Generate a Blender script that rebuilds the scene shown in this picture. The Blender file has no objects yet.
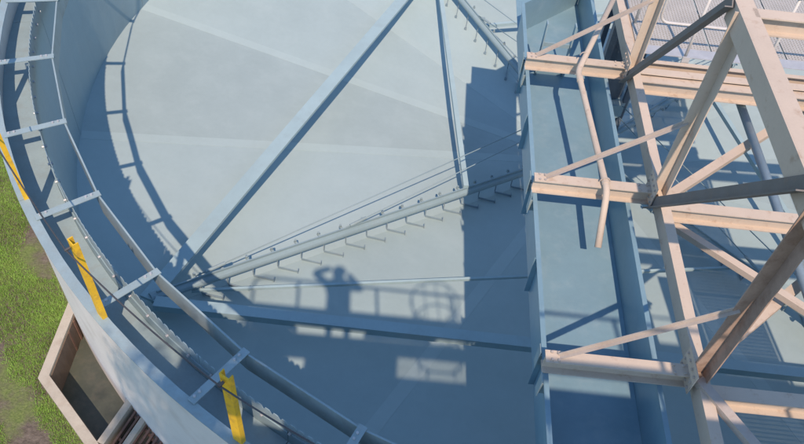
import bpy, math, random
import numpy as np
from mathutils import Vector, Matrix
random.seed(7); rng = np.random.default_rng(11)
PI = math.pi; rad = math.radians
scene = bpy.context.scene
C = scene.collection

# ------------------------------------------------------------------ camera
CAM = Vector((-3.5696, -11.1676, 6.1512))
R_ = Vector((0.99451389, 0.07516473, 0.07274872)); U_ = Vector((-0.10450278, 0.74459469, 0.65928591)); F_ = Vector((0.00461326, 0.66327144, -0.74836469))
cd = bpy.data.cameras.new('camera'); cam = bpy.data.objects.new('camera', cd); C.objects.link(cam)
cam.matrix_world = Matrix(((R_.x, U_.x, -F_.x, CAM.x), (R_.y, U_.y, -F_.y, CAM.y), (R_.z, U_.z, -F_.z, CAM.z), (0, 0, 0, 1)))
cd.sensor_width = 36; cd.lens = 36 * 741.45 / 804; cd.clip_start = 0.02; cd.clip_end = 2000
scene.camera = cam
# ------------------------------------------------------------------ sky + sun
SUN = Vector((-0.07138, 0.60541, -0.79271)).normalized()      # direction the light travels
w = bpy.data.worlds.new('World'); scene.world = w; w.use_nodes = True
nt = w.node_tree; bg = nt.nodes['Background']
sky = nt.nodes.new('ShaderNodeTexSky'); sky.sky_type = 'NISHITA'; sky.sun_disc = False
sky.sun_elevation = math.asin(-SUN.z); sky.sun_rotation = math.atan2(-SUN.x, -SUN.y)
sky.air_density = 1.0; sky.dust_density = 0.1; sky.ozone_density = 3.0
nt.links.new(sky.outputs[0], bg.inputs[0]); bg.inputs[1].default_value = 0.15
sl = bpy.data.lights.new('sun', 'SUN'); sl.energy = 2.95; sl.angle = rad(0.53); sl.color = (1.0, 0.775, 0.62)
so = bpy.data.objects.new('sun', sl); C.objects.link(so); so.location = (0, -20, 30)
so.rotation_euler = (-SUN).to_track_quat('Z', 'Y').to_euler()
scene.view_settings.view_transform = 'Standard'; scene.view_settings.look = 'None'
scene.view_settings.gamma = 1; scene.view_settings.exposure = 0.62; scene.view_settings.use_curve_mapping = False

# ------------------------------------------------------------------ materials
def mat(name, col, rough=0.55, metal=0.0, spec=0.4, var=0.10, scale=1.3, fine=40, dirt=None, dirt_amt=0.0, dirt_scale=3.0, bump=0.0, bump_scale=60, stretch=None, spots=False, spread=0.0):
    m = bpy.data.materials.new(name); m.use_nodes = True
    n = m.node_tree.nodes; l = m.node_tree.links; b = n['Principled BSDF']
    b.inputs['Roughness'].default_value = rough; b.inputs['Metallic'].default_value = metal
    b.inputs['Specular IOR Level'].default_value = spec
    geo = n.new('ShaderNodeNewGeometry')
    vec = geo.outputs['Position']
    if stretch:
        mp = n.new('ShaderNodeMapping'); mp.inputs['Scale'].default_value = stretch
        l.new(vec, mp.inputs['Vector']); vec = mp.outputs[0]
    def noise(sc, det=4, rg=0.6):
        t = n.new('ShaderNodeTexNoise'); t.inputs['Scale'].default_value = sc; t.inputs['Detail'].default_value = det; t.inputs['Roughness'].default_value = rg
        l.new(vec, t.inputs['Vector']); return t.outputs['Fac']
    a = noise(scale, 5, 0.62); f = noise(fine, 3, 0.7)
    add = n.new('ShaderNodeMath'); add.operation = 'MULTIPLY_ADD'; add.inputs[1].default_value = 0.35
    l.new(f, add.inputs[0]); l.new(a, add.inputs[2])
    ramp = n.new('ShaderNodeMapRange'); ramp.inputs['From Min'].default_value = 0.4; ramp.inputs['From Max'].default_value = 0.95
    ramp.inputs['To Min'].default_value = 1 - var; ramp.inputs['To Max'].default_value = 1 + var
    l.new(add.outputs[0], ramp.inputs['Value'])
    mul = n.new('ShaderNodeVectorMath'); mul.operation = 'SCALE'; mul.inputs[0].default_value = col
    l.new(ramp.outputs[0], mul.inputs['Scale'])
    out = mul.outputs[0]
    if spots:      # object colour tints each plate, painting in light that varies with its tilt
        oi = n.new('ShaderNodeObjectInfo'); m2 = n.new('ShaderNodeVectorMath'); m2.operation = 'MULTIPLY'; l.new(out, m2.inputs[0]); l.new(oi.outputs['Color'], m2.inputs[1]); out = m2.outputs[0]
    if dirt is not None:
        d = noise(dirt_scale, 7, 0.68)
        r2 = n.new('ShaderNodeMapRange'); r2.inputs['From Min'].default_value = 0.5 + spread; r2.inputs['From Max'].default_value = 0.72
        r2.inputs['To Max'].default_value = dirt_amt; r2.clamp = True
        l.new(d, r2.inputs['Value'])
        mx = n.new('ShaderNodeMix'); mx.data_type = 'RGBA'
        l.new(r2.outputs[0], mx.inputs['Factor']); l.new(out, mx.inputs['A']); mx.inputs['B'].default_value = (*dirt, 1)
        out = mx.outputs['Result']
    if spots:
        vo = n.new('ShaderNodeTexVoronoi'); vo.inputs['Scale'].default_value = 1.3; l.new(vec, vo.inputs['Vector'])
        sz = n.new('ShaderNodeSeparateColor'); l.new(vo.outputs['Color'], sz.inputs[0])
        th = n.new('ShaderNodeMath'); th.operation = 'MULTIPLY_ADD'; th.inputs[1].default_value = 0.075; th.inputs[2].default_value = -0.035; l.new(sz.outputs[0], th.inputs[0])
        lt = n.new('ShaderNodeMath'); lt.operation = 'LESS_THAN'; l.new(vo.outputs['Distance'], lt.inputs[0]); l.new(th.outputs[0], lt.inputs[1])
        ml = n.new('ShaderNodeMath'); ml.operation = 'MULTIPLY'; ml.inputs[1].default_value = 0.6; l.new(lt.outputs[0], ml.inputs[0])
        mx = n.new('ShaderNodeMix'); mx.data_type = 'RGBA'; l.new(ml.outputs[0], mx.inputs['Factor']); l.new(out, mx.inputs['A']); mx.inputs['B'].default_value = (0.74, 0.74, 0.72, 1)
        out = mx.outputs['Result']
    l.new(out, b.inputs['Base Color'])
    if bump:
        bp = n.new('ShaderNodeBump'); bp.inputs['Strength'].default_value = bump; bp.inputs['Distance'].default_value = 0.01
        bn = noise(bump_scale, 4, 0.6); l.new(bn, bp.inputs['Height']); l.new(bp.outputs[0], b.inputs['Normal'])
    rv = n.new('ShaderNodeMapRange'); rv.inputs['To Min'].default_value = max(0.05, rough - 0.12); rv.inputs['To Max'].default_value = min(1, rough + 0.12)
    l.new(a, rv.inputs['Value']); l.new(rv.outputs[0], b.inputs['Roughness'])
    return m

M = {}
M['floor'] = mat('floor paint', (0.35, 0.45, 0.452), 0.55, spec=0.22, var=0.08, scale=0.55, fine=9, dirt=(0.38, 0.47, 0.465), dirt_amt=0.35, dirt_scale=2.2, bump=0.05, bump_scale=5, spots=True)
M['steel'] = mat('grey blue steel paint', (0.255, 0.355, 0.385), 0.5, spec=0.3, var=0.09, scale=1.1, fine=25, dirt=(0.31, 0.39, 0.40), dirt_amt=0.4, dirt_scale=4, bump=0.04, bump_scale=12)
M['rim'] = mat('rim paint', (0.275, 0.365, 0.38), 0.5, spec=0.35, var=0.12, scale=2.5, fine=40, dirt=(0.26, 0.29, 0.27), dirt_amt=0.5, dirt_scale=6)
M['wallout'] = mat('outer wall paint', (0.66, 0.655, 0.62), 0.6, var=0.08, scale=1.6, fine=20, dirt=(0.42, 0.38, 0.33), dirt_amt=0.4, dirt_scale=2.5, bump=0.05, bump_scale=9)
M['flume'] = mat('flume paint', (0.185, 0.305, 0.36), 0.4, spec=0.45, var=0.09, scale=1.6, fine=14, dirt=(0.30, 0.40, 0.43), dirt_amt=0.4, dirt_scale=3, bump=0.05, bump_scale=6)
M['beige'] = mat('beige primer', (0.54, 0.455, 0.36), 0.7, spec=0.25, var=0.10, scale=1.6, fine=50, dirt=(0.34, 0.22, 0.14), dirt_amt=0.55, dirt_scale=9, spread=0.06, bump=0.08, bump_scale=40)
M['brown'] = mat('rusty primer', (0.37, 0.275, 0.215), 0.7, spec=0.25, var=0.22, scale=4, fine=40, dirt=(0.16, 0.09, 0.06), dirt_amt=0.6, dirt_scale=6, bump=0.15, bump_scale=40)
M['baffle'] = mat('stained baffle paint', (0.25, 0.305, 0.305), 0.5, var=0.2, scale=2.2, fine=30, dirt=(0.15, 0.16, 0.13), dirt_amt=0.6, dirt_scale=4)
M['tie'] = mat('pale tie beam paint', (0.345, 0.475, 0.495), 0.5, spec=0.35, var=0.08, scale=1.5, fine=25, dirt=(0.30, 0.39, 0.40), dirt_amt=0.5, dirt_scale=4)
M['strut'] = mat('dull strut paint', (0.43, 0.38, 0.33), 0.65, spec=0.25, var=0.14, scale=4, fine=50, dirt=(0.28, 0.2, 0.14), dirt_amt=0.5, dirt_scale=8)
M['shade_grey'] = mat('shade-darkened steel', (0.17, 0.165, 0.155), 0.6, spec=0.3, var=0.18, scale=3.5, fine=45, dirt=(0.24, 0.17, 0.12), dirt_amt=0.5, dirt_scale=5, bump=0.1, bump_scale=40)  # dark base paints the diagonals' unlit faces into the colour; rust flecks are real
M['grating'] = mat('galvanised grating', (0.45, 0.44, 0.405), 0.6, metal=0.1, var=0.1, scale=4, fine=60)
M['galv'] = mat('galvanised steel', (0.50, 0.51, 0.51), 0.45, metal=0.3, var=0.12, scale=6, fine=50)
M['white'] = mat('white rail paint', (0.55, 0.54, 0.51), 0.45, var=0.08, scale=6, dirt=(0.4, 0.3, 0.22), dirt_amt=0.4, dirt_scale=9)
M['pipe'] = mat('slate pipe paint', (0.22, 0.30, 0.345), 0.45, var=0.12, scale=5, fine=40, dirt=(0.35, 0.33, 0.3), dirt_amt=0.3, dirt_scale=8)
M['yellow'] = mat('yellow safety paint', (0.74, 0.46, 0.03), 0.6, var=0.14, scale=5, fine=50, dirt=(0.33, 0.2, 0.07), dirt_amt=0.7, dirt_scale=13)
M['cable'] = mat('dark wire', (0.09, 0.09, 0.095), 0.5, metal=0.5)
M['concrete'] = mat('pit concrete', (0.42, 0.385, 0.315), 0.85, spec=0.2, var=0.13, scale=5, fine=60, dirt=(0.3, 0.24, 0.18), dirt_amt=0.5, dirt_scale=6, bump=0.25, bump_scale=45)
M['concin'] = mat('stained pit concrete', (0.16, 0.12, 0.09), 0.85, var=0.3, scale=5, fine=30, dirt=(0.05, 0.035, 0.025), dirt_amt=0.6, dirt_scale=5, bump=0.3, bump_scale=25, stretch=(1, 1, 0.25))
M['rust'] = mat('rusty bar', (0.17, 0.10, 0.075), 0.8, var=0.25, scale=9, fine=60, dirt=(0.30, 0.18, 0.11), dirt_amt=0.6, dirt_scale=14)
M['mud'] = mat('wet silt', (0.072, 0.082, 0.066), 0.38, spec=0.4, var=0.22, scale=2.5, fine=25, dirt=(0.13, 0.115, 0.09), dirt_amt=0.5, dirt_scale=5, bump=0.1, bump_scale=12)
M['dark'] = mat('dark painted steel', (0.10, 0.13, 0.16), 0.5, var=0.15, scale=4)
M['bark'] = mat('bark', (0.13, 0.09, 0.06), 0.9, var=0.25, scale=8, bump=0.4, bump_scale=30)
M['leaf'] = mat('tree leaf', (0.055, 0.10, 0.03), 0.6, var=0.3, scale=4)
M['cloth'] = mat('dark work clothes', (0.07, 0.09, 0.14), 0.9, var=0.15, scale=8)
M['skin'] = mat('skin', (0.45, 0.28, 0.20), 0.6)
M['hair'] = mat('hair', (0.03, 0.02, 0.015), 0.7)
M['black'] = mat('black plastic', (0.02, 0.02, 0.02), 0.3)
M['blade'] = mat('grass blade', (0.23, 0.385, 0.075), 0.7, spec=0.15, var=0.45, scale=1.1, fine=14, dirt=(0.38, 0.38, 0.15), dirt_amt=0.4, dirt_scale=4)

# ------------------------------------------------------------------ geometry helpers
ORG = {}
def V(*a): return Vector(a)
class MB:
    def __init__(s): s.v = []; s.f = []
    def add(s, vs, fs):
        o = len(s.v); s.v += [tuple(x) for x in vs]; s.f += [tuple(i + o for i in f) for f in fs]
    def box(s, x0, x1, y0, y1, z0, z1):
        s.add([(x, y, z) for z in (z0, z1) for y in (y0, y1) for x in (x0, x1)], [(0, 2, 3, 1), (4, 5, 7, 6), (0, 1, 5, 4), (2, 6, 7, 3), (0, 4, 6, 2), (1, 3, 7, 5)])
    def sweep(s, prof, p0, p1, ref):
        """extrude a closed 2D profile (a,b) from p0 to p1; a runs along ref, b along dir x ref"""
        p0 = Vector(p0); p1 = Vector(p1); d = (p1 - p0).normalized(); ref = Vector(ref)
        a = (ref - d * ref.dot(d)).normalized(); b = d.cross(a)
        n = len(prof)
        vs = [p + a * q[0] + b * q[1] for p in (p0, p1) for q in prof]
        fs = [(i, (i + 1) % n, n + (i + 1) % n, n + i) for i in range(n)] + [tuple(range(n))[::-1], tuple(range(n, 2 * n))]
        s.add(vs, fs)
    def bar(s, p0, p1, wa, wb, ref=(0, 0, 1)):
        s.sweep([(-wa / 2, -wb / 2), (wa / 2, -wb / 2), (wa / 2, wb / 2), (-wa / 2, wb / 2)], p0, p1, ref)
    def tube(s, pts, r, n=10, cap=True):
        pts = [Vector(p) for p in pts]; rings = []
        ref = Vector((0.31, 0.17, 0.93))
        for i, p in enumerate(pts):
            d = (pts[min(i + 1, len(pts) - 1)] - pts[max(i - 1, 0)]).normalized()
            a = (ref - d * ref.dot(d)).normalized(); b = d.cross(a); rr = r[i] if isinstance(r, (list, tuple)) else r
            rings.append([p + (a * math.cos(2 * PI * k / n) + b * math.sin(2 * PI * k / n)) * rr for k in range(n)])
        vs = [q for g in rings for q in g]; fs = []
        for i in range(len(pts) - 1):
            for k in range(n): fs.append((i * n + k, i * n + (k + 1) % n, (i + 1) * n + (k + 1) % n, (i + 1) * n + k))
        if cap: fs += [tuple(range(n))[::-1], tuple(range((len(pts) - 1) * n, len(pts) * n))]
        s.add(vs, fs)
    def ring(s, r0, r1, z0, z1, a0, a1, n):
        """solid annular piece"""
        vs = []; fs = []
        for i in range(n + 1):
            t = a0 + (a1 - a0) * i / n; c_, s_ = math.cos(t), math.sin(t)
            vs += [(r0 * c_, r0 * s_, z0), (r1 * c_, r1 * s_, z0), (r1 * c_, r1 * s_, z1), (r0 * c_, r0 * s_, z1)]
        full = abs(abs(a1 - a0) - 2 * PI) < 1e-6
        for i in range(n):
            for k in range(4): fs.append((4 * i + k, 4 * i + (k + 1) % 4, 4 * i + 4 + (k + 1) % 4, 4 * i + 4 + k))
        if not full: fs += [(0, 1, 2, 3), (4 * n + 3, 4 * n + 2, 4 * n + 1, 4 * n)]
        s.add(vs, fs)
    def build(s, name, m, parent=None, smooth=False, org=None, kind=None, label=None):
        o_ = Vector(ORG[parent.name]) if parent is not None else (Vector(org) if org is not None else Vector((0, 0, 0)))
        me = bpy.data.meshes.new(name); me.from_pydata([tuple(Vector(v) - o_) for v in s.v], [], s.f); me.materials.append(m)
        import bmesh
        bm = bmesh.new(); bm.from_mesh(me); bmesh.ops.recalc_face_normals(bm, faces=bm.faces); bm.to_mesh(me); bm.free()
        if smooth: me.polygons.foreach_set('use_smooth', [True] * len(me.polygons))
        ob = bpy.data.objects.new(name, me); C.objects.link(ob)
        if parent is not None: ob.parent = parent
        else: ob.location = o_
        ORG[ob.name] = tuple(o_)
        if kind: ob['kind'] = kind
        if label: ob['label'] = label
        return ob
def tag(o, label, cat, group=None):
    o['label'] = label; o['category'] = cat
    if group: o['group'] = group
    return o
def thing(name, loc, label, cat, group=None):
    o = bpy.data.objects.new(name, None); C.objects.link(o); o.location = loc; o.empty_display_size = 0.2
    ORG[o.name] = tuple(loc); return tag(o, label, cat, group)
def dupe(o, parent, rotz=0, loc=None):
    c = o.copy(); C.objects.link(c); c.parent = parent
    if rotz: c.rotation_euler = (0, 0, rotz)
    if loc is not None: c.location = loc
    ORG[c.name] = ORG[o.name]; return c
def Ibeam(h, b, tf=0.014, tw=0.01):   # a = vertical (height), b = across
    return [(-h/2, -b/2), (-h/2, b/2), (-h/2+tf, b/2), (-h/2+tf, tw/2), (h/2-tf, tw/2), (h/2-tf, b/2), (h/2, b/2), (h/2, -b/2), (h/2-tf, -b/2), (h/2-tf, -tw/2), (-h/2+tf, -tw/2), (-h/2+tf, -b/2)]
def angle(a, b, t=0.012): return [(0, 0), (a, 0), (a, t), (t, t), (t, b), (0, b)]
def pol(r, deg, z): return Vector((r * math.cos(rad(deg)), r * math.sin(rad(deg)), z))

# ------------------------------------------------------------------ ground
GZ = -2.0
def ground_material():
    m = bpy.data.materials.new('soil and turf'); m.use_nodes = True; n = m.node_tree.nodes; l = m.node_tree.links; b = n['Principled BSDF']
    g = n.new('ShaderNodeNewGeometry')
    def noise(sc, d=5, r=0.6):
        t = n.new('ShaderNodeTexNoise'); t.inputs['Scale'].default_value = sc; t.inputs['Detail'].default_value = d; t.inputs['Roughness'].default_value = r
        l.new(g.outputs['Position'], t.inputs['Vector']); return t.outputs['Fac']
    r1 = n.new('ShaderNodeValToRGB'); l.new(noise(14, 6, 0.7), r1.inputs[0])
    r1.color_ramp.elements[0].position = 0.3; r1.color_ramp.elements[0].color = (0.085, 0.07, 0.055, 1)
    r1.color_ramp.elements[1].position = 0.75; r1.color_ramp.elements[1].color = (0.22, 0.185, 0.15, 1)
    r2 = n.new('ShaderNodeValToRGB'); l.new(noise(30, 5, 0.7), r2.inputs[0])
    r2.color_ramp.elements[0].position = 0.3; r2.color_ramp.elements[0].color = (0.09, 0.13, 0.04, 1)
    r2.color_ramp.elements[1].position = 0.75; r2.color_ramp.elements[1].color = (0.22, 0.26, 0.09, 1)
    mr = n.new('ShaderNodeMapRange'); mr.inputs['From Min'].default_value = 0.46; mr.inputs['From Max'].default_value = 0.6; l.new(noise(1.1, 6, 0.65), mr.inputs['Value'])
    mx = n.new('ShaderNodeMix'); mx.data_type = 'RGBA'; l.new(mr.outputs[0], mx.inputs['Factor']); l.new(r1.outputs[0], mx.inputs['A']); l.new(r2.outputs[0], mx.inputs['B'])
    l.new(mx.outputs['Result'], b.inputs['Base Color']); b.inputs['Roughness'].default_value = 0.95; b.inputs['Specular IOR Level'].default_value = 0.15
    bp = n.new('ShaderNodeBump'); bp.inputs['Strength'].default_value = 0.7; bp.inputs['Distance'].default_value = 0.03; l.new(noise(35, 5), bp.inputs['Height']); l.new(bp.outputs[0], b.inputs['Normal'])
    return m
# pit plan (outer faces); the ground sheet leaves out the tank and the pit
PJ = V(-7.66, -5.93, 0); PC = V(-7.60, -7.07, 0); PD = V(-5.35, -9.09, 0)
g = MB(); NG = 120
inner = []
for i in range(NG):
    t = 2 * PI * i / NG
    inner.append((9.66 * math.cos(t), 9.66 * math.sin(t)))
def inpoly(x, y, poly):
    c = False; j = len(poly) - 1
    for i in range(len(poly)):
        if (poly[i][1] > y) != (poly[j][1] > y) and x < (poly[j][0]-poly[i][0])*(y-poly[i][1])/(poly[j][1]-poly[i][1])+poly[i][0]: c = not c
        j = i
    return c
# radial walk: where the hole reaches out to, per direction
HOLE = [(PJ.x, PJ.y), (PC.x, PC.y), (PD.x, PD.y), (-4.6, -8.3), (-6, -7)]
def hole_r(t):
    r = 9.66
    for k in range(60):
        q = 9.66 + k * 0.02
        if inpoly(q * math.cos(t), q * math.sin(t), HOLE): r = q + 0.02
    return r - (0.03 if r > 9.66 else 0)
ths = sorted(set([2 * PI * i / 240 for i in range(240)] + [math.atan2(p.y, p.x) % (2 * PI) + e for p in (PJ, PC, PD) for e in (-0.002, 0, 0.002)]))
radii = [None, 11.5, 14, 20, 40, 120, 600]
vs = []; fs = []
for t in ths:
    h = hole_r(t)
    for r in radii:
        q = h if r is None else r
        vs.append((q * math.cos(t), q * math.sin(t), GZ + (0 if q < 15 else 0.04 * math.sin(q + 3 * t))))
n_ = len(radii)
for i in range(len(ths)):
    j = (i + 1) % len(ths)
    for k in range(n_ - 1): fs.append((i * n_ + k, i * n_ + k + 1, j * n_ + k + 1, j * n_ + k))
g.add(vs, fs); gr = g.build('ground', ground_material()); gr['kind'] = 'structure'

# ------------------------------------------------------------------ clarifier tank
Z0, SL = -4.05, 0.159
def cz(r): return Z0 + SL * r
RW, RO, RB = 9.30, 9.71, 9.0
tank = thing('clarifier_tank', (0, 0, Z0), 'round open clarifier tank in grey-blue paint with sloping plate floor and toothed overflow weir', 'tank')
NP = 15; STEP = 360 / NP; A0 = 146.0
# sloping floor plates with weld beads
m_ = MB(); r1 = 9.55; h = rad(STEP / 2)
def ppt(r, a, dz=0): return (r * math.cos(a), r * math.sin(a), cz(r) + dz)
NR = 10
vs = [ppt(0.25 + (r1 - 0.25) * i / NR, s * h, 0) for i in range(NR + 1) for s in (-1, 1)]
vs += [(x, y, z - 0.02) for x, y, z in vs]
fs = []
o = 2 * (NR + 1)
for i in range(NR): fs += [(2*i, 2*i+2, 2*i+3, 2*i+1), (o+2*i, o+2*i+1, o+2*i+3, o+2*i+2), (2*i, o+2*i, o+2*i+2, 2*i+2), (2*i+1, 2*i+3, o+2*i+3, o+2*i+1)]
fs += [(0, 1, o+1, o), (2*NR, o+2*NR, o+2*NR+1, 2*NR+1)]
m_.add(vs, fs); fp = m_.build('floor_plate', M['floor'], tank)
b_ = MB(); b_.bar(ppt(0.3, -h, 0.001), ppt(9.28, -h, 0.001), 0.010, 0.20); bead = b_.build('seam_strip', M['floor'], fp); bead.color = (1.07, 1.06, 1.05, 1)
for k in range(NP):
    a = rad(A0 + STEP * (k + 0.5))
    tn = {0: 0.985, 1: 0.93, 2: 1.03, 3: 0.96, 14: 1.05, 13: 0.97}.get(k, random.uniform(0.94, 1.04))
    if k == 0: fp.rotation_euler = (0, 0, a); fp.color = (tn, tn, tn, 1)
    else:
        f2 = dupe(fp, tank, a); f2.color = (tn * random.uniform(0.99, 1.02), tn, tn * 0.995, 1); dupe(bead, f2)
# inner wall, launder, outer wall in curved plates
WSEG = 15
m_ = MB(); m_.ring(RW - 0.006, RW + 0.006, cz(RW) - 0.25, -0.20, -h + 0.0006, h - 0.0006, 10); wp = m_.build('wall_plate', M['steel'], tank, smooth=False)
m_ = MB(); m_.ring(RW + 0.008, RO - 0.012, -0.385, -0.37, -h + 0.0004, h - 0.0004, 10); lp = m_.build('launder_floor', M['rim'], tank)
m_ = MB(); m_.ring(RO - 0.010, RO, GZ - 0.6, -0.012, -h + 0.0004, h - 0.0004, 12); op = m_.build('outer_wall_plate', M['wallout'], tank)
m_ = MB(); m_.ring(RO - 0.075, RO + 0.03, -0.0118, 0.0, -h + 0.0004, h - 0.0004, 12); fl = m_.build('rim_flange', M['rim'], tank)
for k in range(WSEG):
    a = rad(A0 + STEP * (k + 0.5))
    for ob in (wp, lp, op, fl):
        if k == 0: ob.rotation_euler = (0, 0, a)
        else: dupe(ob, tank, a)
# V-notch weir plates with bolts
NW = 30; hw = PI / NW; NT = 20
m_ = MB(); vs = []; fs = []
for side, rr in enumerate((RW - 0.014, RW - 0.008)):
    for i in range(NT * 4 + 1):
        t = -hw + 0.0008 + (2 * hw - 0.0016) * i / (NT * 4)
        zt = -0.025 if i % 4 != 2 else -0.080
        if i % 4 in (1, 3): zt = -0.028
        vs += [(rr * math.cos(t), rr * math.sin(t), -0.30), (rr * math.cos(t), rr * math.sin(t), zt)]
q = 2 * (NT * 4 + 1)
for i in range(NT * 4):
    fs += [(2*i, 2*i+1, 2*i+3, 2*i+2), (q+2*i, q+2*i+2, q+2*i+3, q+2*i+1), (2*i+1, q+2*i+1, q+2*i+3, 2*i+3), (2*i, 2*i+2, q+2*i+2, q+2*i)]
fs += [(0, q, q+1, 1), (q-2, q-1, 2*q-1, 2*q-2)]
m_.add(vs, fs); we = m_.build('weir_plate', M['rim'], tank)
bm_ = MB()
for i in range(6):
    t = -hw + 2 * hw * (i + 0.5) / 6
    d = Vector((math.cos(t), math.sin(t), 0)); p = d * (RW - 0.014) + V(0, 0, -0.19)
    bm_.tube([p, p - d * 0.022], 0.017, 6)
    p = d * (RW - 0.005) + V(0, 0, -0.19); bm_.tube([p, p + d * 0.026], 0.015, 6)
bo = bm_.build('bolts', M['galv'], we, kind='stuff')
for k in range(NW):
    a = 2 * PI * k / NW + 0.02
    if k == 0: we.rotation_euler = (0, 0, a)
    else: dupe(bo, dupe(we, tank, a))
# scum baffle: straight plates between 42 radial support bars
NBAR = 42; st = 2 * PI / NBAR
m_ = MB(); p0 = V(RB * math.cos(-st/2), RB * math.sin(-st/2), 0); p1 = V(RB * math.cos(st/2), RB * math.sin(st/2), 0); dl = (p1 - p0).normalized() * 0.0015
p0 += dl; p1 -= dl
m_.sweep([(0.0, -0.004), (-0.30, -0.004), (-0.30, 0.004), (0.0, 0.004)], p0, p1, (0, 0, 1))
ba = m_.build('baffle_plate', M['baffle'], tank)
m_ = MB(); m_.sweep([(0.004, -0.012), (0.004, 0.006), (-0.004, 0.006), (-0.004, -0.012)], p0, p1, (0, 0, 1)); lipb = m_.build('baffle_lip', M['rim'], ba)
m_ = MB(); m_.sweep([(0.014, -0.042), (0.014, 0.042), (-0.05, 0.042), (-0.05, 0.034), (0.004, 0.034), (0.004, -0.042)], (RB - 0.03, 0, 0.006), (RO - 0.045, 0, 0.006), (0, 0, 1))
sb = m_.build('support_bar', M['rim'], tank)
m_ = MB()
for x in (RB + 0.06, RB + 0.12, RO - 0.16, RO - 0.10): m_.tube([(x, -0.01, 0.018), (x, -0.01, 0.038)], 0.014, 6)
bb = m_.build('bolts', M['galv'], sb, kind='stuff')
for k in range(NBAR):
    a = rad(-140) + st * k
    if k == 0:
        sb.rotation_euler = (0, 0, a); ba.rotation_euler = (0, 0, a + st / 2)
    else:
        dupe(bb, dupe(sb, tank, a)); dupe(lipb, dupe(ba, tank, a + st / 2))

# ------------------------------------------------------------------ guard posts and wire on the rim
POSTS = [-142.2 + 11.4 * k for k in range(-1, 4)]
PH = 1.12
pm = MB()
# channel open to the outside, bolted to the outer face of the rim
prof = [(-0.05, 0), (0.05, 0), (0.05, 0.05), (0.040, 0.05), (0.040, 0.010), (-0.040, 0.010), (-0.040, 0.05), (-0.05, 0.05)]
base = MB(); base.sweep(prof, (RO - 0.025, 0, 0.001), (RO - 0.025, 0, PH), (0, 1, 0))
first = None
for a in POSTS:
    p = pol(1, a, 0)
    lab = {0: 'yellow steel channel guard post on the tank rim beside open grass', 1: 'yellow steel channel guard post on the tank rim where grass meets bare soil',
           2: 'yellow steel channel guard post on the tank rim above the corner of the concrete pit', 3: 'yellow steel channel guard post on the tank rim above the rusty pit bars', 4: 'yellow steel channel guard post on the tank rim past the rusty bars'}[POSTS.index(a)]
    if first is None:
        root = thing('guard_post', (0, 0, 0.001), lab, 'post', 'yellow guard posts round the tank rim')
        ch = base.build('channel', M['yellow'], root)
        b4 = MB(); b4.tube([(RO - 0.013, 0, PH - 0.06), (RO + 0.04, 0, PH - 0.06)], 0.014, 8); b4.build('wire_clamp', M['cable'], root)
        root.rotation_euler = (0, 0, rad(a)); first = root
    else:
        r_ = first.copy(); C.objects.link(r_); r_.rotation_euler = (0, 0, rad(a)); r_['label'] = lab
        for chd in list(first.children):
            c_ = chd.copy(); C.objects.link(c_); c_.parent = r_
pts = []
for i in range(len(POSTS) - 1):
    a, b = pol(RO + 0.03, POSTS[i], PH - 0.06), pol(RO + 0.03, POSTS[i + 1], PH - 0.06)
    for k in range(12):
        t = k / 12; q = a.lerp(b, t); q.z -= 0.10 * 4 * t * (1 - t); pts.append(q)
pts.append(pol(RO + 0.03, POSTS[-1], PH - 0.06))
wb = MB(); wb.tube(pts, 0.0075, 6)
tag(wb.build('guard_wire', M['cable'], smooth=True, org=pts[0]), 'thin dark sagging wire strung between the yellow posts', 'wire')

# ------------------------------------------------------------------ rake mechanism on the tank floor
rake = thing('rake_mechanism', (0, 0, Z0), 'grey-blue rake arms with slanted scraper blades and tie beams above the tank floor', 'rake')
def arm(ang, rt, blades, name='rake_arm'):
    d = pol(1, ang, 0); s = V(-d.y, d.x, 0)
    def at(r, dz=0.3, off=0): return d * r + s * off + V(0, 0, cz(r) + dz)
    m = MB(); m.tube([at(0.45), at(rt)], 0.075, 14); a = m.build(name, M['steel'], rake, smooth=False)
    m = MB(); m.bar(at(0.5, 0.395), at(rt - 0.1, 0.395), 0.035, 0.02); m.build('top_rib', M['steel'], a)
    for r in blades:
        # blade: a leaning plate set about 45 degrees to the arm, hung from a short bracket
        bd = (d * -0.74 + s * 0.67).normalized(); p = at(r, 0.0)
        q0 = p + bd * 0.02; q1 = p + bd * 0.33
        z0 = cz(math.hypot(q0.x, q0.y)); z1 = cz(math.hypot(q1.x, q1.y))
        t = Vector((-bd.y, bd.x, 0)) * 0.006
        m = MB(); vs = []
        for tt in (t, -t):
            vs += [V(q0.x, q0.y, z0 + 0.012) + tt, V(q1.x, q1.y, z1 + 0.012) + tt, V(q1.x, q1.y, z1 + 0.045) + tt, V(q0.x, q0.y, z0 + 0.05) + tt]
        m.add(vs, [(0, 1, 2, 3), (7, 6, 5, 4), (0, 4, 5, 1), (1, 5, 6, 2), (2, 6, 7, 3), (3, 7, 4, 0)])
        e = V(q1.x, q1.y, z1); n2 = Vector((-bd.y, bd.x, 0))
        m.bar(e + V(0, 0, 0.012), e + V(0, 0, 0.085), 0.05, 0.014, n2)
        m.bar(q0 + V(0, 0, 0.055), q0 + V(0, 0, 0.25), 0.018, 0.018, n2)
        m.build('blade', M['pipe'], a)
        m = MB(); m.bar(at(r, 0.31, -0.06), at(r, 0.31, -0.15), 0.02, 0.04); m.tube([at(r, 0.29, -0.13), at(r, 0.36, -0.13)], 0.02, 8); m.build('bracket', M['rim'], a)
    return at
A1, A2 = -141.2, 125.0
bl1 = [1.6 + 0.405 * k for k in range(17)]
bl2 = [1.5 + 0.405 * k for k in range(11)]
at1 = arm(A1, 8.76, bl1); at2 = arm(A2, 5.95, bl2); at3 = arm(A1 + 180, 8.62, bl1); at4 = arm(A2 + 180, 6.6, bl2 + [5.95])
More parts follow.
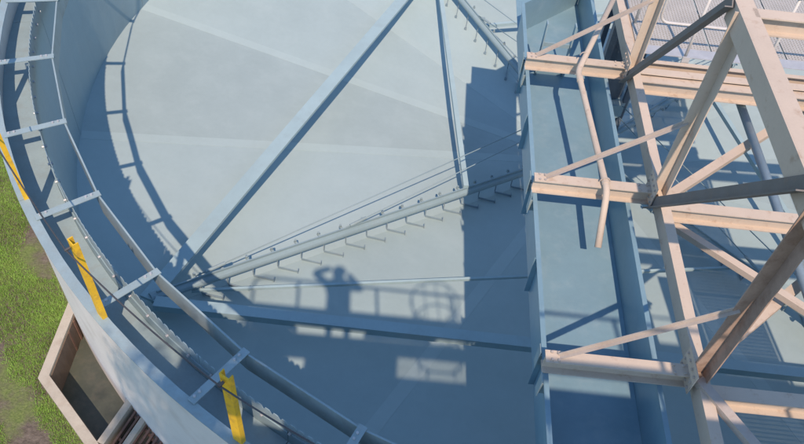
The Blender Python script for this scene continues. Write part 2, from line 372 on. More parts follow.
def tie(p, q, h_, b_, name='tie_beam'):
    m = MB(); m.sweep([(-h_/2, -b_/2), (h_/2, -b_/2), (h_/2, b_/2), (-h_/2, b_/2)], p, q, (0, 0, 1)); return m.build(name, M['tie'], rake)
tie(at1(8.80, 0.30), at2(5.95, 0.30), 0.05, 0.235); tie(at1(8.74, 0.29, 0.10), at4(6.6, 0.30), 0.13, 0.165)
tie(at3(8.6, 0.31), at2(5.9, 0.31), 0.10, 0.20); tie(at3(8.6, 0.30), at4(6.55, 0.31), 0.10, 0.20)
tie(at1(3.15, 0.42), at2(5.75, 0.34), 0.09, 0.09); tie(at1(8.2, 0.16), at4(3.7, 0.16), 0.05, 0.04)
tie(at3(3.15, 0.42), at4(6.3, 0.34), 0.09, 0.09); tie(at3(8.2, 0.28), at2(3.7, 0.36), 0.07, 0.07)
col_ = MB(); col_.tube([(0, 0, Z0 - 0.1), (0, 0, 0.18)], 0.28, 20); col_.build('centre_column', M['dark'], rake, smooth=False)
hub = MB(); hub.tube([(0, 0, -3.95), (0, 0, -3.35)], 0.52, 20); hub.build('hub', M['steel'], rake); hub = MB(); hub.tube([(0, 0, -2.5), (0, 0, -2.2)], 0.46, 20); hub.build('rod_collar', M['steel'], rake)
for k in range(4):
    a = rad(45 + 90 * k); cg = MB(); cg.bar((0.42 * math.cos(a), 0.42 * math.sin(a), -3.4), (0.42 * math.cos(a), 0.42 * math.sin(a), 0.05), 0.09, 0.09, (1, 0, 0)); cg.build('cage_post', M['dark'], rake)
def rod(p, q, r=0.009):
    m = MB(); m.tube([p, q], r, 7); o = m.build('tie_rod', M['steel'], rake, smooth=True)
    d = (q - p).normalized(); u = MB(); u.tube([p + d * 0.15, p + d * 0.45], 0.026, 8); u.build('turnbuckle', M['rim'], o)
for at, r1_, r2_ in ((at1, 8.1, 5.7), (at3, 8.1, 5.7), (at2, 5.6, 4.0), (at4, 6.2, 4.2)):
    rod(at(r1_, 0.45), at(0.42, 0) * 1.0 + V(0, 0, -2.25 - at(0.42, 0).z)); rod(at(r2_, 0.40), at(0.42, 0) + V(0, 0, -2.5 - at(0.42, 0).z))

# ------------------------------------------------------------------ feed flume
FX0, FX1, FT, FB = -2.06, -1.05, 0.235, -0.32
Y0, Y1 = -10.6, -1.35
flume = thing('feed_flume', (-1.55, -6, FB), 'straight open pale-blue steel flume hung under the beige cross beams', 'flume')
m = MB(); m.box(FX0 + 0.006, FX1 - 0.006, Y0, Y1 + 1.0, FB - 0.008, FB); m.build('bottom_plate', M['flume'], flume)
for x, s in ((FX0, -1), (FX1, 1)):
    m = MB(); m.box(x - 0.004, x + 0.004, Y0, Y1 + (0 if s < 0 else 1.0), FB - 0.05, FT - 0.0085); m.build('side_wall', M['flume'], flume)
    m = MB(); m.box(min(x - 0.004, x + s * 0.045), max(x + 0.004, x + s * 0.045), Y0, Y1 + (0 if s < 0 else 1.0), FT - 0.008, FT); m.build('flange', M['flume'], flume)
m = MB(); m.bar((FX0, Y1, (FB + FT) / 2 - 0.03), (FX0 + 1.0, Y1 + 1.0, (FB + FT) / 2 - 0.03), FT - FB, 0.01); m.build('side_wall', M['flume'], flume)
for k in range(7):
    y = -9.7 + 1.15 * k + 0.03
    if y > Y1: continue
    m = MB(); m.box(FX0 - 0.06, FX0 - 0.005, y - 0.004, y + 0.004, FB - 0.03, FT - 0.0095); m.build('stiffener', M['flume'], flume)
for y in (-2.95, -5.22, -7.52):
    for dy in (-0.17, 0.13):
        m = MB(); m.box(FX0 - 0.085, FX0 - 0.078, y + dy - 0.05, y + dy + 0.05, FT - 0.17, FT + 0.11); m.box(FX0 - 0.078, FX0 - 0.006, y + dy - 0.006, y + dy + 0.006, FT - 0.17, FT - 0.0095); m.build('hanger_plate', M['rim'], flume)
for x in (-1.83, -1.44):
    m = MB(); m.bar((x, -2.30, FB + 0.001), (x, -2.30, FT + 0.30), 0.10, 0.02, (0, 1, 0)); m.build('gate_guide', M['steel'], flume)
m = MB(); m.bar((-1.815, -2.30, FT - 0.05), (-1.455, -2.30, FT - 0.05), 0.06, 0.02); m.build('gate_bar', M['steel'], flume)
m = MB(); m.bar((-1.815, -2.31, FB + 0.12), (-1.455, -2.31, FB + 0.12), 0.22, 0.01); m.build('gate_plate', M['flume'], flume)

# ------------------------------------------------------------------ truss bridge
bridge = thing('truss_bridge', (0, -6, 0.2), 'weathered beige steel truss bridge of angles and I-beams over the tank', 'bridge')
NY = [-0.65, -2.95, -5.22, -7.52, -9.82]; XL, XR = -0.74, 4.3; ZB, ZT = 0.32, 2.70
for x in (XL, XR):
    sg = -1 if x < 0 else 1
    m = MB(); m.sweep([(-0.10, -0.055), (0.10, -0.055), (0.10, 0.055), (-0.10, 0.055)], (x + 0.05, NY[0], ZB), (x + 0.05, -10.6, ZB), (0, 0, 1)); m.build('bottom_chord', M['beige'], bridge)
    m = MB(); x0 = x - 0.03
    m.box(x0, x0 + 0.014, -9.95, -4.98, ZT - 0.23, ZT - 0.0005); m.box(x0 + 0.014, x0 + 0.17, -9.95, -4.98, ZT - 0.014, ZT); m.build('top_chord', M['beige'], bridge)
    for i, y in enumerate(NY):
        if i == 0: continue
        zt = ZT - 0.016
        mt = M['brown'] if (i == 3 and x < 0) else M['beige']
        m = MB(); m.box(x - 0.064, x + 0.052, y, y + 0.012, ZB + 0.02, zt); m.box(x + 0.052, x + 0.064, y - 0.13, y + 0.012, ZB + 0.02, zt); m.build('vertical_post', mt, bridge)
        # gusset
        m = MB(); m.box(x - 0.078, x - 0.068, y - 0.16, y + 0.17, ZB - 0.03, ZB + 0.26); gs = m.build('gusset_plate', M['beige'], bridge)
        m = MB()
        for dy_ in (-0.12, -0.04, 0.05, 0.13):
            for dz_ in (0.02, 0.11, 0.20): m.tube([(x - 0.078, y + dy_, ZB + dz_), (x - 0.096, y + dy_, ZB + dz_)], 0.014, 6)
        m.build('bolts', M['strut'], gs, kind='stuff')
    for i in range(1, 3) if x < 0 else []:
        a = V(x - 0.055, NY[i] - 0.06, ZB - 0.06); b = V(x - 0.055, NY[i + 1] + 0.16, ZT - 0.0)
        m = MB(); m.sweep([(-0.062, -0.006), (0.062, -0.006), (0.062, 0.006), (-0.05, 0.006), (-0.05, 0.07), (-0.062, 0.07)], a, b, (0, 0.7, 0.7)); m.build('diagonal', M['shade_grey'], bridge)
for i, y in enumerate(NY[1:]):
    m = MB(); m.sweep(Ibeam(0.19, 0.13), (-2.12, y, 0.335), (XL - 0.012, y, 0.335), (0, 0, 1)); cb_ = m.build('cross_beam', M['beige'], bridge)
    m = MB()
    for xx in (-2.06, -2.0, -0.95, -0.86):
        for dy_ in (-0.04, 0.04): m.tube([(xx, y + dy_, 0.43), (xx, y + dy_, 0.448)], 0.013, 6)
    m.build('bolts', M['strut'], cb_, kind='stuff')
    m = MB(); m.sweep(Ibeam(0.20, 0.14), (XL + 0.112, y - 0.15, 0.26), (XR - 0.012, y - 0.15, 0.26), (0, 0, 1)); m.build('floor_beam', M['beige'], bridge)
    m = MB(); m.sweep([(-0.021, -0.021), (0.021, -0.021), (0.021, -0.014), (-0.014, -0.014), (-0.014, 0.021), (-0.021, 0.021)], (-2.0, y, 0.44), (XL - 0.03, y - 0.01, 1.42), (0, 0, 1)); m.build('outrigger_strut', M['strut'], bridge)
    if i: m = MB(); m.sweep(Ibeam(0.18, 0.14), (XL + 0.1, y, ZT - 0.09), (XR - 0.1, y, ZT - 0.09), (0, 0, 1)); m.build('top_strut', M['beige'], bridge)
for i in range(1, 4):
    a, b = NY[i], NY[i + 1]; zl = -0.06
    m = MB(); m.sweep([(-0.006, -0.055), (0.006, -0.055), (0.006, 0.055), (-0.07, 0.055), (-0.07, 0.043), (-0.006, 0.043)], (XL + 0.12, b + 0.22, zl), (XL + 2.6, b + 2.45, zl), (0, 0, 1)); m.build('lateral_brace', M['beige'], bridge)
m = MB(); m.sweep([(-0.006, -0.045), (0.006, -0.045), (0.006, 0.045), (-0.07, 0.045), (-0.07, 0.033), (-0.006, 0.033)], (XL + 0.17, -5.36, 0.13), (0.95, -6.62, 0.13), (0, 0, 1)); m.build('lateral_brace', M['beige'], bridge)
m = MB(); m.sweep([(-0.006, -0.045), (0.006, -0.045), (0.006, 0.045), (-0.07, 0.045), (-0.07, 0.033), (-0.006, 0.033)], (XL + 0.0, -7.60, 0.445), (0.35, -9.35, 0.445), (0, 0, 1)); m.build('lateral_brace', M['strut'], bridge)

# ------------------------------------------------------------------ centre platform
plat = thing('drive_platform', (0.9, -1.2, 0.3), 'pale perforated-deck platform on beige edge beams at the inner end of the bridge', 'platform')
PX0, PX1, PY0, PY1, PZ = -0.60, 2.64, -2.62, 1.0, 0.42
m = MB(); m.sweep(Ibeam(0.2, 0.13), (XL + 0.115, -2.98, 0.30), (PX1, -2.98, 0.30), (0, 0, 1)); m.build('edge_beam', M['beige'], plat)
m = MB(); m.sweep([(-0.09, 0), (0.09, 0), (0.09, 0.07), (0.08, 0.07), (0.08, 0.01), (-0.08, 0.01), (-0.08, 0.07), (-0.09, 0.07)], (PX0 + 0.05, -2.72, 0.31), (PX1, -2.72, 0.31), (0, 0, 1)); m.build('edge_channel', M['beige'], plat)
m = MB(); m.box(PX0, PX1, PY0 + 0.002, PY0 + 0.20, PZ - 0.006, PZ + 0.004); m.build('edge_plate', M['galv'], plat)
def grating(x0, x1, y0, y1, z, px, wx, py, wy, h_=0.02):
    m = MB(); x = x0
    while x < x1: m.box(x, x + wx, y0, y1, z - h_, z - 0.0025); x += px
    y = y0
    while y < y1: m.box(x0, x1, y, y + wy, z - h_ - 0.002, z); y += py
    return m
for k, (a, b) in enumerate(((PX0, 0.42), (0.44, 1.46), (1.48, 2.5), (2.52, PX1 - 0.01))):
    grating(a, b, PY0 + 0.21, PY1, PZ, 0.043, 0.021, 0.043, 0.020).build('deck_panel', M['grating'], plat)
for y in (-1.5, 0.2):
    m = MB(); m.sweep(Ibeam(0.14, 0.06), (PX0 + 0.02, y, PZ - 0.10), (PX1, y, PZ - 0.10), (0, 0, 1)); m.build('joist', M['beige'], plat)
m = MB(); m.sweep(Ibeam(0.2, 0.12), (PX0 - 0.02, PY0 + 0.1, 0.30), (PX0 - 0.02, PY1, 0.30), (0, 0, 1)); m.build('edge_beam', M['beige'], plat)
rail = thing('platform_railing', (0.9, -2.6, PZ), 'white tube railing with rounded end along the perforated platform', 'railing')
yr = -2.66; za, zb_ = PZ + 0.52, PZ + 1.05
arc = lambda cx, cz_, r, a0, a1: [V(cx + r * math.cos(rad(a0 + (a1 - a0) * i / 6)), yr, cz_ + r * math.sin(rad(a0 + (a1 - a0) * i / 6))) for i in range(7)]
m = MB(); m.tube([V(PX1, yr, za)] + arc(-0.38, za + 0.12, 0.12, 270, 180) + arc(-0.38, zb_ - 0.12, 0.12, 180, 90) + [V(PX1, yr, zb_)], 0.019, 9); m.build('rail', M['white'], rail, smooth=True)
for x in (0.02, 1.1, 2.2):
    m = MB(); m.tube([V(x, yr + 0.02, PZ - 0.2), V(x, yr + 0.02, zb_ - 0.02)], 0.021, 9); q = m.build('rail_post', M['white'], rail, smooth=True)
    m = MB(); m.box(x - 0.05, x + 0.05, yr - 0.045, yr - 0.02, PZ - 0.2, PZ + 0.06); m.build('clamp', M['galv'], q)
# side railing of the platform over the flume end (its shadow falls on the deck)
rail2 = thing('platform_railing', (PX0, -1.2, PZ), 'white tube railing beside the flume along the platform side edge', 'railing')
m = MB(); m.tube([V(PX0 + 0.05, -1.9, zb_), V(PX0 + 0.05, 0.9, zb_)], 0.019, 9); m.build('rail', M['white'], rail2, smooth=True)
m = MB(); m.tube([V(PX0 + 0.05, -1.9, za), V(PX0 + 0.05, 0.9, za)], 0.019, 9); m.build('rail', M['white'], rail2, smooth=True)
for y in (-1.9, -0.9, 0.1): m = MB(); m.tube([V(PX0 + 0.05, y, PZ), V(PX0 + 0.05, y, zb_)], 0.021, 9); m.build('rail_post', M['white'], rail2, smooth=True)
# drive unit on the platform
drv = thing('drive_unit', (0.0, 0.25, PZ), 'round grey gear drive with motor standing on the perforated platform', 'motor')
m = MB(); m.tube([(0, 0.25, PZ + 0.001), (0, 0.25, PZ + 0.35)], 0.42, 20); m.build('gear_housing', M['pipe'], drv)
m = MB(); m.tube([(0, 0.25, PZ + 0.35), (0, 0.25, PZ + 0.75)], 0.16, 16); m.build('motor', M['pipe'], drv)

# ------------------------------------------------------------------ bent pipe over the flume, slate water pipe along the bridge
def bend(pts, rr=0.10, n=6):
    pts = [Vector(p) for p in pts]; out = [pts[0]]
    for i in range(1, len(pts) - 1):
        a = (pts[i - 1] - pts[i]).normalized(); b = (pts[i + 1] - pts[i]).normalized()
        s = pts[i] + a * rr; e = pts[i] + b * rr
        for k in range(n + 1):
            t = k / n; out.append(s * (1 - t) ** 2 + pts[i] * 2 * t * (1 - t) + e * t * t)
    return out + [pts[-1]]
bp_ = thing('bent_pipe', (-1.4, -4.5, 0.45), 'bent beige pipe lying across the cross beams and ending low inside the flume', 'pipe')
m = MB(); m.tube(bend([(-0.86, -1.7, 0.86), (-1.49, -3.28, 0.49), (-1.335, -5.36, 0.47), (-1.375, -5.84, 0.06)]), 0.038, 12); m.build('tube', M['beige'], bp_, smooth=True)
m = MB(); m.tube([(-1.478, -3.40, 0.489), (-1.474, -3.48, 0.488)], 0.044, 12); m.build('elbow_collar', M['beige'], bp_)
m = MB(); m.tube([(-1.343, -5.20, 0.4715), (-1.339, -5.27, 0.4708)], 0.044, 12); m.build('elbow_collar', M['beige'], bp_)
for y_, xx_, zz_ in ((-3.0, -1.40, 0.545), (-5.22, -1.345, 0.473)):
    m = MB(); m.tube([V(xx_ + 0.052 * math.cos(rad(a)), y_, zz_ + 0.052 * math.sin(rad(a))) for a in range(0, 181, 20)] , 0.008, 6); m.build('pipe_clamp', M['strut'], bp_)
wp_ = thing('water_pipe', (0.85, -5, 0.03), 'straight slate-grey pipe with flanged joints running along under the bridge beams', 'pipe')
px, pz = 0.84, 0.06
m = MB(); m.tube([(px, -2.15, pz), (px, -10, pz)], 0.055, 14); m.build('tube', M['pipe'], wp_, smooth=True)
for y in (-2.15, -2.72, -5.75, -8.6): m = MB(); m.tube([(px, y - 0.03, pz), (px, y + 0.03, pz)], 0.08, 14); m.build('pipe_flange', M['pipe'], wp_)

# walkway along the far side of the bridge (its bar deck shades the tank floor)
walk = thing('side_walkway', (1.75, -6, 0.3), 'narrow bar-grating walkway along the far side of the truss bridge', 'walkway')
for a, b in ((-10.4, -8.45), (-8.43, -6.48), (-6.46, -4.51), (-4.49, -3.12)):
    m = MB(); y = a
    while y < b: m.box(1.75, 2.68, y, y + 0.030, 0.36, 0.40); y += 0.064
    for x in (1.75, 2.05, 2.35, 2.66): m.box(x, x + 0.006, a, b, 0.362, 0.398)
    m.build('grating_panel', M['grating'], walk)
m = MB(); m.box(1.22, 1.70, -10.4, -6.2, 0.385, 0.395); m.build('kerb_plate', M['galv'], walk)
for x in (1.725, 2.71): m = MB(); m.bar((x, -10.4, 0.30), (x, -3.12, 0.30), 0.2, 0.03); m.build('stringer', M['beige'], walk)

# ------------------------------------------------------------------ concrete pit beside the tank
pit = thing('concrete_pit', (-7.0, -7.0, -2.9), 'open sunken concrete outlet pit against the tank wall, wet and dark inside', 'pit')
WT, PT_, PB_ = 0.115, -1.90, -2.36
def wall(p, q, z0, z1, th, side, name='pit_wall', mt='concrete', ext=0.0):
    p = Vector((p[0], p[1], 0)); q = Vector((q[0], q[1], 0)); d = (q - p).normalized(); n = Vector((-d.y, d.x, 0)) * side * th
    m = MB(); a, b = p - d * ext, q + d * ext
    vs = [Vector((v.x, v.y, z)) for z in (z0, z1) for v in (a, b, b + n, a + n)]
    m.add(vs, [(3, 2, 1, 0), (4, 5, 6, 7), (0, 1, 5, 4), (1, 2, 6, 5), (2, 3, 7, 6), (3, 0, 4, 7)]); return m.build(name, M[mt], pit)
# mitred outer walls: side wall from the tank, long wall parallel to the tank
def mitre(pts, th, z0, z1, i, name, mt):
    P = [Vector((p[0], p[1])) for p in pts]
    def off(k):
        ds = []
        if k > 0: ds.append((P[k] - P[k - 1]).normalized())
        if k < len(P) - 1: ds.append((P[k + 1] - P[k]).normalized())
        ns = [Vector((-d.y, d.x)) for d in ds]
        if len(ns) == 1: return P[k] + ns[0] * th
        b = (ns[0] + ns[1]).normalized(); return P[k] + b * (th / b.dot(ns[0]))
    q = [P[i], P[i + 1], off(i + 1), off(i)]
    m = MB(); vs = [(v.x, v.y, z) for z in (z0, z1) for v in q]
    m.add(vs, [(3, 2, 1, 0), (4, 5, 6, 7), (0, 1, 5, 4), (1, 2, 6, 5), (2, 3, 7, 6), (3, 0, 4, 7)]); return m.build(name, M[mt], pit)
line = [(PJ.x, PJ.y + 0.25), (PC.x, PC.y), (PD.x, PD.y)]
for i in range(2): mitre(line, WT, PB_ - 0.3, PT_, i, 'pit_wall', 'concrete')
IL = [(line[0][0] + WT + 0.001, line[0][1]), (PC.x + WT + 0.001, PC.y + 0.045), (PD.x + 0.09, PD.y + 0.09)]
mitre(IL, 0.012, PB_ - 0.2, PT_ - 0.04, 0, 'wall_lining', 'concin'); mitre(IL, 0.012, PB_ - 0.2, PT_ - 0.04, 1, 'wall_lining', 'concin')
for k in range(5):   # rusty vertical form marks on the side wall
    y = -6.05 - 0.17 * k; m = MB(); m.box(PJ.x + WT + 0.016, PJ.x + WT + 0.05, y - 0.015, y + 0.015, PB_ - 0.1, PT_ - 0.05); m.build('rusty_stud', M['rust'], pit)
wall((-6.455, -7.08), (-6.66, -7.76), PB_ - 0.3, PT_ + 0.004, 0.085, 1)
wall((-6.22, -7.25), (-6.44, -7.96), PB_ - 0.3, PT_ + 0.002, 0.07, 1)
m = MB(); m.add([(-7.58, -5.6, PB_), (-7.58, -7.05, PB_), (-5.4, -9.0, PB_), (-5.0, -8.1, PB_), (-6.6, -6.6, PB_)], [(0, 1, 2, 3, 4)]); m.build('silt_bed', M['mud'], pit)
dv = (V(-6.66, -7.76, 0) - V(-6.455, -7.08, 0)).normalized(); along = V(0.742, -0.67, 0)
for k in range(16):
    if 2.6 < k < 3.6: pass
    o = V(-6.37, -7.13, 0) + along * (0.055 + 0.075 * k)
    m = MB(); m.bar(V(o.x, o.y, PT_ - 0.07 - 0.01 * (k % 2)), V(o.x + dv.x * 0.70, o.y + dv.y * 0.70, PT_ - 0.08), 0.03, 0.026); m.build('rusty_bar', M['rust'], pit)
for k in range(2):
    o = V(-6.37, -7.13, 0) + dv * (0.2 + 0.3 * k); m = MB(); m.bar(V(o.x + 0.03, o.y - 0.03, PT_ - 0.11), V(o.x + along.x * 1.2, o.y + along.y * 1.2, PT_ - 0.11), 0.03, 0.03); m.build('rusty_bar', M['rust'], pit)

# ------------------------------------------------------------------ grass
def vnoise(x, y, seed):
    r = np.random.default_rng(seed).random((64, 64)); xi = np.floor(x).astype(int); yi = np.floor(y).astype(int); fx = x - xi; fy = y - yi
    fx = fx * fx * (3 - 2 * fx); fy = fy * fy * (3 - 2 * fy); g_ = lambda a, b: r[a % 64, b % 64]
    return (g_(xi, yi) * (1 - fx) + g_(xi + 1, yi) * fx) * (1 - fy) + (g_(xi, yi + 1) * (1 - fx) + g_(xi + 1, yi + 1) * fx) * fy
N = 800000
x = rng.uniform(-13.5, -6.0, N); y = rng.uniform(-10.5, -1.5, N); r = np.hypot(x, y)
d = 0.5 * vnoise(x * 1.0, y * 1.0, 1) + 0.3 * vnoise(x * 2.6, y * 2.6, 2) + 0.2 * vnoise(x * 7, y * 7, 3)
# bare trodden strip that runs a little way off the pit
strip = np.exp(-((x * 0.735 + y * 0.678 + 10.78) / 0.22) ** 2)
strip2 = np.exp(-((r - 9.85) / 0.13) ** 2) * (y > -5.6)
keep = (r > RO + 0.03) & (d - 0.42 * strip - 0.30 * strip2 > 0.33 + 0.16 * rng.random(N))
for i in range(N) if False else []: pass
hp = np.array(HOLE[:3])
def side(px, py, a, b): return (b[0]-a[0])*(py-a[1]) - (b[1]-a[1])*(px-a[0])
inside = (side(x, y, hp[0], hp[1]) > -0.02) & (side(x, y, hp[1], hp[2]) > -0.02)
keep &= ~(inside & (r < 10.9))
x = x[keep]; y = y[keep]; n = len(x)
az = rng.uniform(0, 2 * PI, n); hgt = rng.uniform(0.015, 0.042, n) * (0.7 + 0.6 * d[keep]); lean = rng.uniform(0.2, 1.1, n) * hgt; wd = rng.uniform(0.0025, 0.005, n)
la = rng.uniform(0, 2 * PI, n)
co = np.zeros((n, 3, 3), np.float32)
co[:, 0] = np.c_[x - np.cos(az) * wd, y - np.sin(az) * wd, np.full(n, GZ - 0.004)]
co[:, 1] = np.c_[x + np.cos(az) * wd, y + np.sin(az) * wd, np.full(n, GZ - 0.004)]
co[:, 2] = np.c_[x + np.cos(la) * lean, y + np.sin(la) * lean, GZ + hgt]
me = bpy.data.meshes.new('grass'); me.vertices.add(3 * n); me.vertices.foreach_set('co', co.ravel()); me.loops.add(3 * n); me.loops.foreach_set('vertex_index', np.arange(3 * n, dtype=np.int32))
me.polygons.add(n); me.polygons.foreach_set('loop_start', np.arange(0, 3 * n, 3, dtype=np.int32)); me.update(); me.validate(); me.materials.append(M['blade'])
gs = bpy.data.objects.new('grass', me); C.objects.link(gs); gs['kind'] = 'stuff'; gs['label'] = 'short patchy green grass around the concrete pit'; gs['category'] = 'grass'

# ------------------------------------------------------------------ access tower where the photographer stands
cx, cy, czm = CAM
DZ = czm - 1.50
tower = thing('access_platform', (cx + 1.5, cy - 2, GZ), 'tall steel access platform with ladder hatch standing beside the tank', 'platform')
dx0, dx1, dy0, dy1 = cx - 1.55, cx + 5.3, cy - 3.6, cy - 0.04
hx0, hx1, hy0, hy1 = cx + 0.88, cx + 2.02, cy - 0.60, cy - 0.29
ox0, ox1, oy0, oy1 = cx - 0.98, cx - 0.42, cy - 0.74, cy - 0.44
for a in ((dx0, ox0, dy0, dy1), (ox0 + 0.001, ox1 - 0.001, dy0, oy0), (ox0 + 0.001, ox1 - 0.001, oy1, dy1), (ox1, hx0, dy0, dy1), (hx1, dx1, dy0, dy1), (hx0 + 0.001, hx1 - 0.001, dy0, hy0), (hx0 + 0.001, hx1 - 0.001, hy1, dy1)):
    m = MB(); m.box(*a, DZ - 0.012, DZ); m.build('deck_plate', M['galv'], tower)
for y in (dy1 - 0.06, dy0 + 0.06): m = MB(); m.sweep(Ibeam(0.16, 0.1), (dx0, y, DZ - 0.095), (dx1, y, DZ - 0.095), (0, 0, 1)); m.build('edge_beam', M['beige'], tower)
for x_ in (dx0 + 0.15, cx + 2.4, dx1 - 0.15):
    for y in (dy1 - 1.1, dy0 + 0.06): m = MB(); m.bar((x_, y, GZ - 0.05), (x_, y, DZ - 0.0125), 0.14, 0.14, (1, 0, 0)); m.build('column', M['beige'], tower)
m = MB(); x_ = hx0 + 0.01
while x_ < hx1 - 0.02: m.box(x_, x_ + 0.014, hy0 + 0.003, hy1 - 0.003, DZ - 0.03, DZ - 0.002); x_ += 0.036
m.build('hatch_dimming_bars', M['galv'], tower)  # bars added over the hatch to halve the light falling through it
trl = thing('access_railing', (cx + 1.5, cy, DZ), 'tube guard railing with kick panel along the front of the access platform', 'railing')
zr = czm - 0.37; x0 = cx - 1.28
m = MB(); m.tube(bend([(x0, cy - 0.0, DZ), (x0, cy, zr), (dx1, cy, zr)], 0.2), 0.021, 9); m.build('rail', M['yellow'], trl, smooth=True)
for x_ in (cx - 0.62, cx + 0.57, cx + 1.76, cx + 2.95, cx + 4.14): m = MB(); m.tube([(x_, cy, DZ - 0.05), (x_, cy, zr - 0.01)], 0.023, 9); m.build('rail_post', M['yellow'], trl, smooth=True)
m = MB(); m.box(x0 + 0.03, dx1, cy - 0.03, cy - 0.026, czm - 1.30, czm - 0.94); m.build('kick_panel', M['galv'], trl)
for a, b in ((x0 + 0.03, cx - 0.62), (cx + 0.36, cx + 1.35)): m = MB(); m.box(a, b, cy - 0.035, cy - 0.031, DZ + 0.002, czm - 1.26); m.build('kick_panel', M['galv'], trl)
lad = thing('caged_ladder', (cx + 1.45, cy - 0.66, GZ), 'caged steel ladder rising through the hatch of the access platform', 'ladder')
lx, ly = cx + 1.53, cy - 0.47
for s in (-0.2, 0.2): m = MB(); m.bar((lx + s, ly - 0.19, GZ), (lx + s, ly - 0.19, czm + 0.0), 0.05, 0.012, (0, 1, 0)); m.build('stile', M['yellow'], lad)
z = GZ + 0.3
while z < czm - 0.2: m = MB(); m.tube([(lx - 0.2, ly - 0.19, z), (lx + 0.2, ly - 0.19, z)], 0.013, 7); m.build('rung', M['yellow'], lad); z += 0.3
for zz in (czm + 0.06, czm - 0.5, czm - 1.05):
    m = MB(); m.tube([V(lx + 0.38 * math.cos(rad(a)), ly + 0.38 * math.sin(rad(a)), zz) for a in range(-70, 251, 16)], 0.012, 7); m.build('cage_hoop', M['yellow'], lad, smooth=True)
for a in (-40, 15, 60, 90, 120, 165, 220):
    m = MB(); m.bar((lx + 0.38 * math.cos(rad(a)), ly + 0.38 * math.sin(rad(a)), DZ + 0.02), (lx + 0.38 * math.cos(rad(a)), ly + 0.38 * math.sin(rad(a)), czm + 0.08), 0.035, 0.012, (0, 1, 0)); m.build('cage_bar', M['yellow'], lad)

# ------------------------------------------------------------------ the photographer (seen by the shadow on the tank floor)
def skin_mesh(name, pts, edges, m, org, root=0, sub=2, parent=None):
    me = bpy.data.meshes.new(name); me.from_pydata([tuple(Vector(p[0]) - Vector(org)) for p in pts], edges, []); me.materials.append(m)
    o = bpy.data.objects.new(name, me); C.objects.link(o)
    if parent is None: o.location = org
    else: o.parent = parent
    md = o.modifiers.new('skin', 'SKIN'); md.use_smooth_shade = True
    sv = me.skin_vertices[0].data
    for i, p in enumerate(pts):
        r = p[1]; sv[i].radius = r if isinstance(r, tuple) else (r, r)
    sv[root].use_root = True
    s2 = o.modifiers.new('sub', 'SUBSURF'); s2.levels = sub; s2.render_levels = sub
    return o
q = lambda a, b, c: V(cx + a, cy + b, czm + c)
bp = [(q(0, -.17, -.58), (.18, .13)), (q(0, -.17, -.38), (.18, .12)), (q(0, -.18, -.14), (.20, .12)), (q(0, -.17, -.02), (.09, .08)), (q(0, -.16, .06), .07),
      (q(0.02, -.165, .16), (.092, .105)), (q(0.02, -.165, .26), (.078, .09)),
      (q(-.18, -.18, -.13), .062), (q(-.39, -.12, .03), .06), (q(-.12, -.035, .07), .045),
      (q(.18, -.18, -.12), .062), (q(.35, -.10, -.32), .06), (q(.12, -.035, -.03), .042),
      (q(-.11, -.17, -.68), .088), (q(-.125, -.16, -1.05), .062), (q(-.135, -.20, -1.41), .042), (q(-.14, -.09, -1.462), (.042, .035)),
      (q(.11, -.17, -.68), .088), (q(.125, -.16, -1.05), .062), (q(.135, -.20, -1.41), .042), (q(.14, -.09, -1.462), (.042, .035))]
ed = [(0, 1), (1, 2), (2, 3), (3, 4), (4, 5), (5, 6), (2, 7), (7, 8), (8, 9), (2, 10), (10, 11), (11, 12), (0, 13), (13, 14), (14, 15), (15, 16), (0, 17), (17, 18), (18, 19), (19, 20)]
person = skin_mesh('person', bp, ed, M['cloth'], (cx, cy - .17, DZ))
tag(person, 'person in dark work clothes holding a phone up, standing at the platform railing', 'person')
hair = MB()
for k in range(7):
    zz = czm + .15 + .022 * k; rr = .105 * math.sqrt(max(0.05, 1 - (k / 6.6) ** 2)); 
hair.tube([(cx, cy - .19, czm + .14), (cx, cy - .19, czm + .20), (cx, cy - .18, czm + .25), (cx, cy - .175, czm + .285)], [.092, .10, .082, .03], 14)
h_ = MB(); h_.v = hair.v; h_.f = hair.f
me_ = h_.build('hair', M['hair'], org=(cx, cy - .17, DZ), smooth=True); me_.location = (0, 0, 0); me_.parent = person
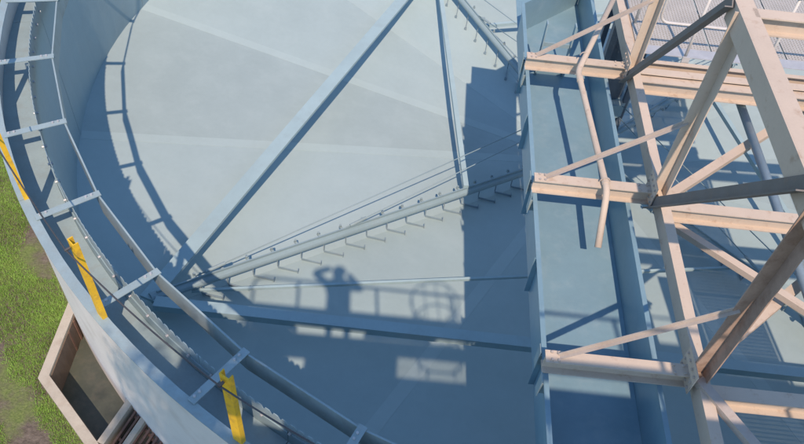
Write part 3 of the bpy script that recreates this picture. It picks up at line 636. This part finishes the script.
for s in (-1, 1):
    pts = [(q(s * .105, -.035, -.02), .026), (q(s * .085, -.03, .0), .028)]; ed = [(0, 1)]
    for j in range(4):
        b0 = len(pts); zz = .028 - .018 * j
        pts += [(q(s * .082, -.018, zz), .0095), (q(s * .080, .004, zz), .009), (q(s * (.062 - .004 * (j % 2)), .006, zz), .008)]; ed += [(1, b0), (b0, b0 + 1), (b0 + 1, b0 + 2)]
    b0 = len(pts); pts += [(q(s * .075, -.038, .02), .010), (q(s * .055, -.036, .025), .009)]; ed += [(1, b0), (b0, b0 + 1)]
    skin_mesh('hand', pts, ed, M['skin'], (cx, cy - .17, DZ), sub=1, parent=person)
ph = MB(); pc = CAM - F_ * 0.012
ph.bar(pc - R_ * 0.079, pc + R_ * 0.079, 0.074, 0.008, U_)
tag(ph.build('phone', M['black'], org=tuple(pc)), 'black phone held sideways in both hands of the person', 'phone')

# ------------------------------------------------------------------ tree beside the access platform (dappled shade on the near rim)
tree = thing('shade_tree', (-6.4, -16.0, GZ), 'leafy broad tree growing beside the access platform', 'tree')
tc = V(cx - 1.45, cy - 1.75, czm - 1.0) - SUN * 5.0
t = MB(); t.tube([V(-6.4, -16.0, GZ - .1), V(-6.3, -16.0, 2.0), V(-5.9, -15.9, 6.0), tc], [.20, .16, .12, .05], 10)
brs = []
for k in range(14):
    a = rng.uniform(0, 2 * PI); e = rng.uniform(-0.3, 1.1); d_ = V(math.cos(a) * math.cos(e), math.sin(a) * math.cos(e), math.sin(e)); L = rng.uniform(0.9, 1.7)
    s0 = V(-5.9, -15.9, 6.0).lerp(tc, rng.uniform(0.2, 0.95)); t.tube([s0, s0 + d_ * L * .5, s0 + d_ * L], [.05, .03, .012], 6); brs.append(s0 + d_ * L); brs.append(s0 + d_ * L * .6)
t.build('trunk', M['bark'], tree, smooth=True)
vs = []; fs = []
for k in range(62):
    while True:
        u = rng.uniform(-1, 1, 3)
        if (u ** 2).sum() < 1: break
    c0 = tc + V(u[0] * 0.95, u[1] * 1.2, u[2] * 1.3); R0 = rng.uniform(.22, .42)
    for j in range(75):
        v = rng.normal(0, .5, 3); p = c0 + V(*v) * R0; a = V(*rng.normal(0, 1, 3)).normalized(); b = a.cross(V(*rng.normal(0, 1, 3))).normalized(); s = rng.uniform(.045, .085); i0 = len(vs)
        vs += [p - a * s, p + b * s * .45, p + a * s, p - b * s * .45]; fs.append((i0, i0 + 1, i0 + 2, i0 + 3))
lf = MB(); lf.add(vs, fs); lf.build('crown', M['leaf'], tree, kind='stuff')
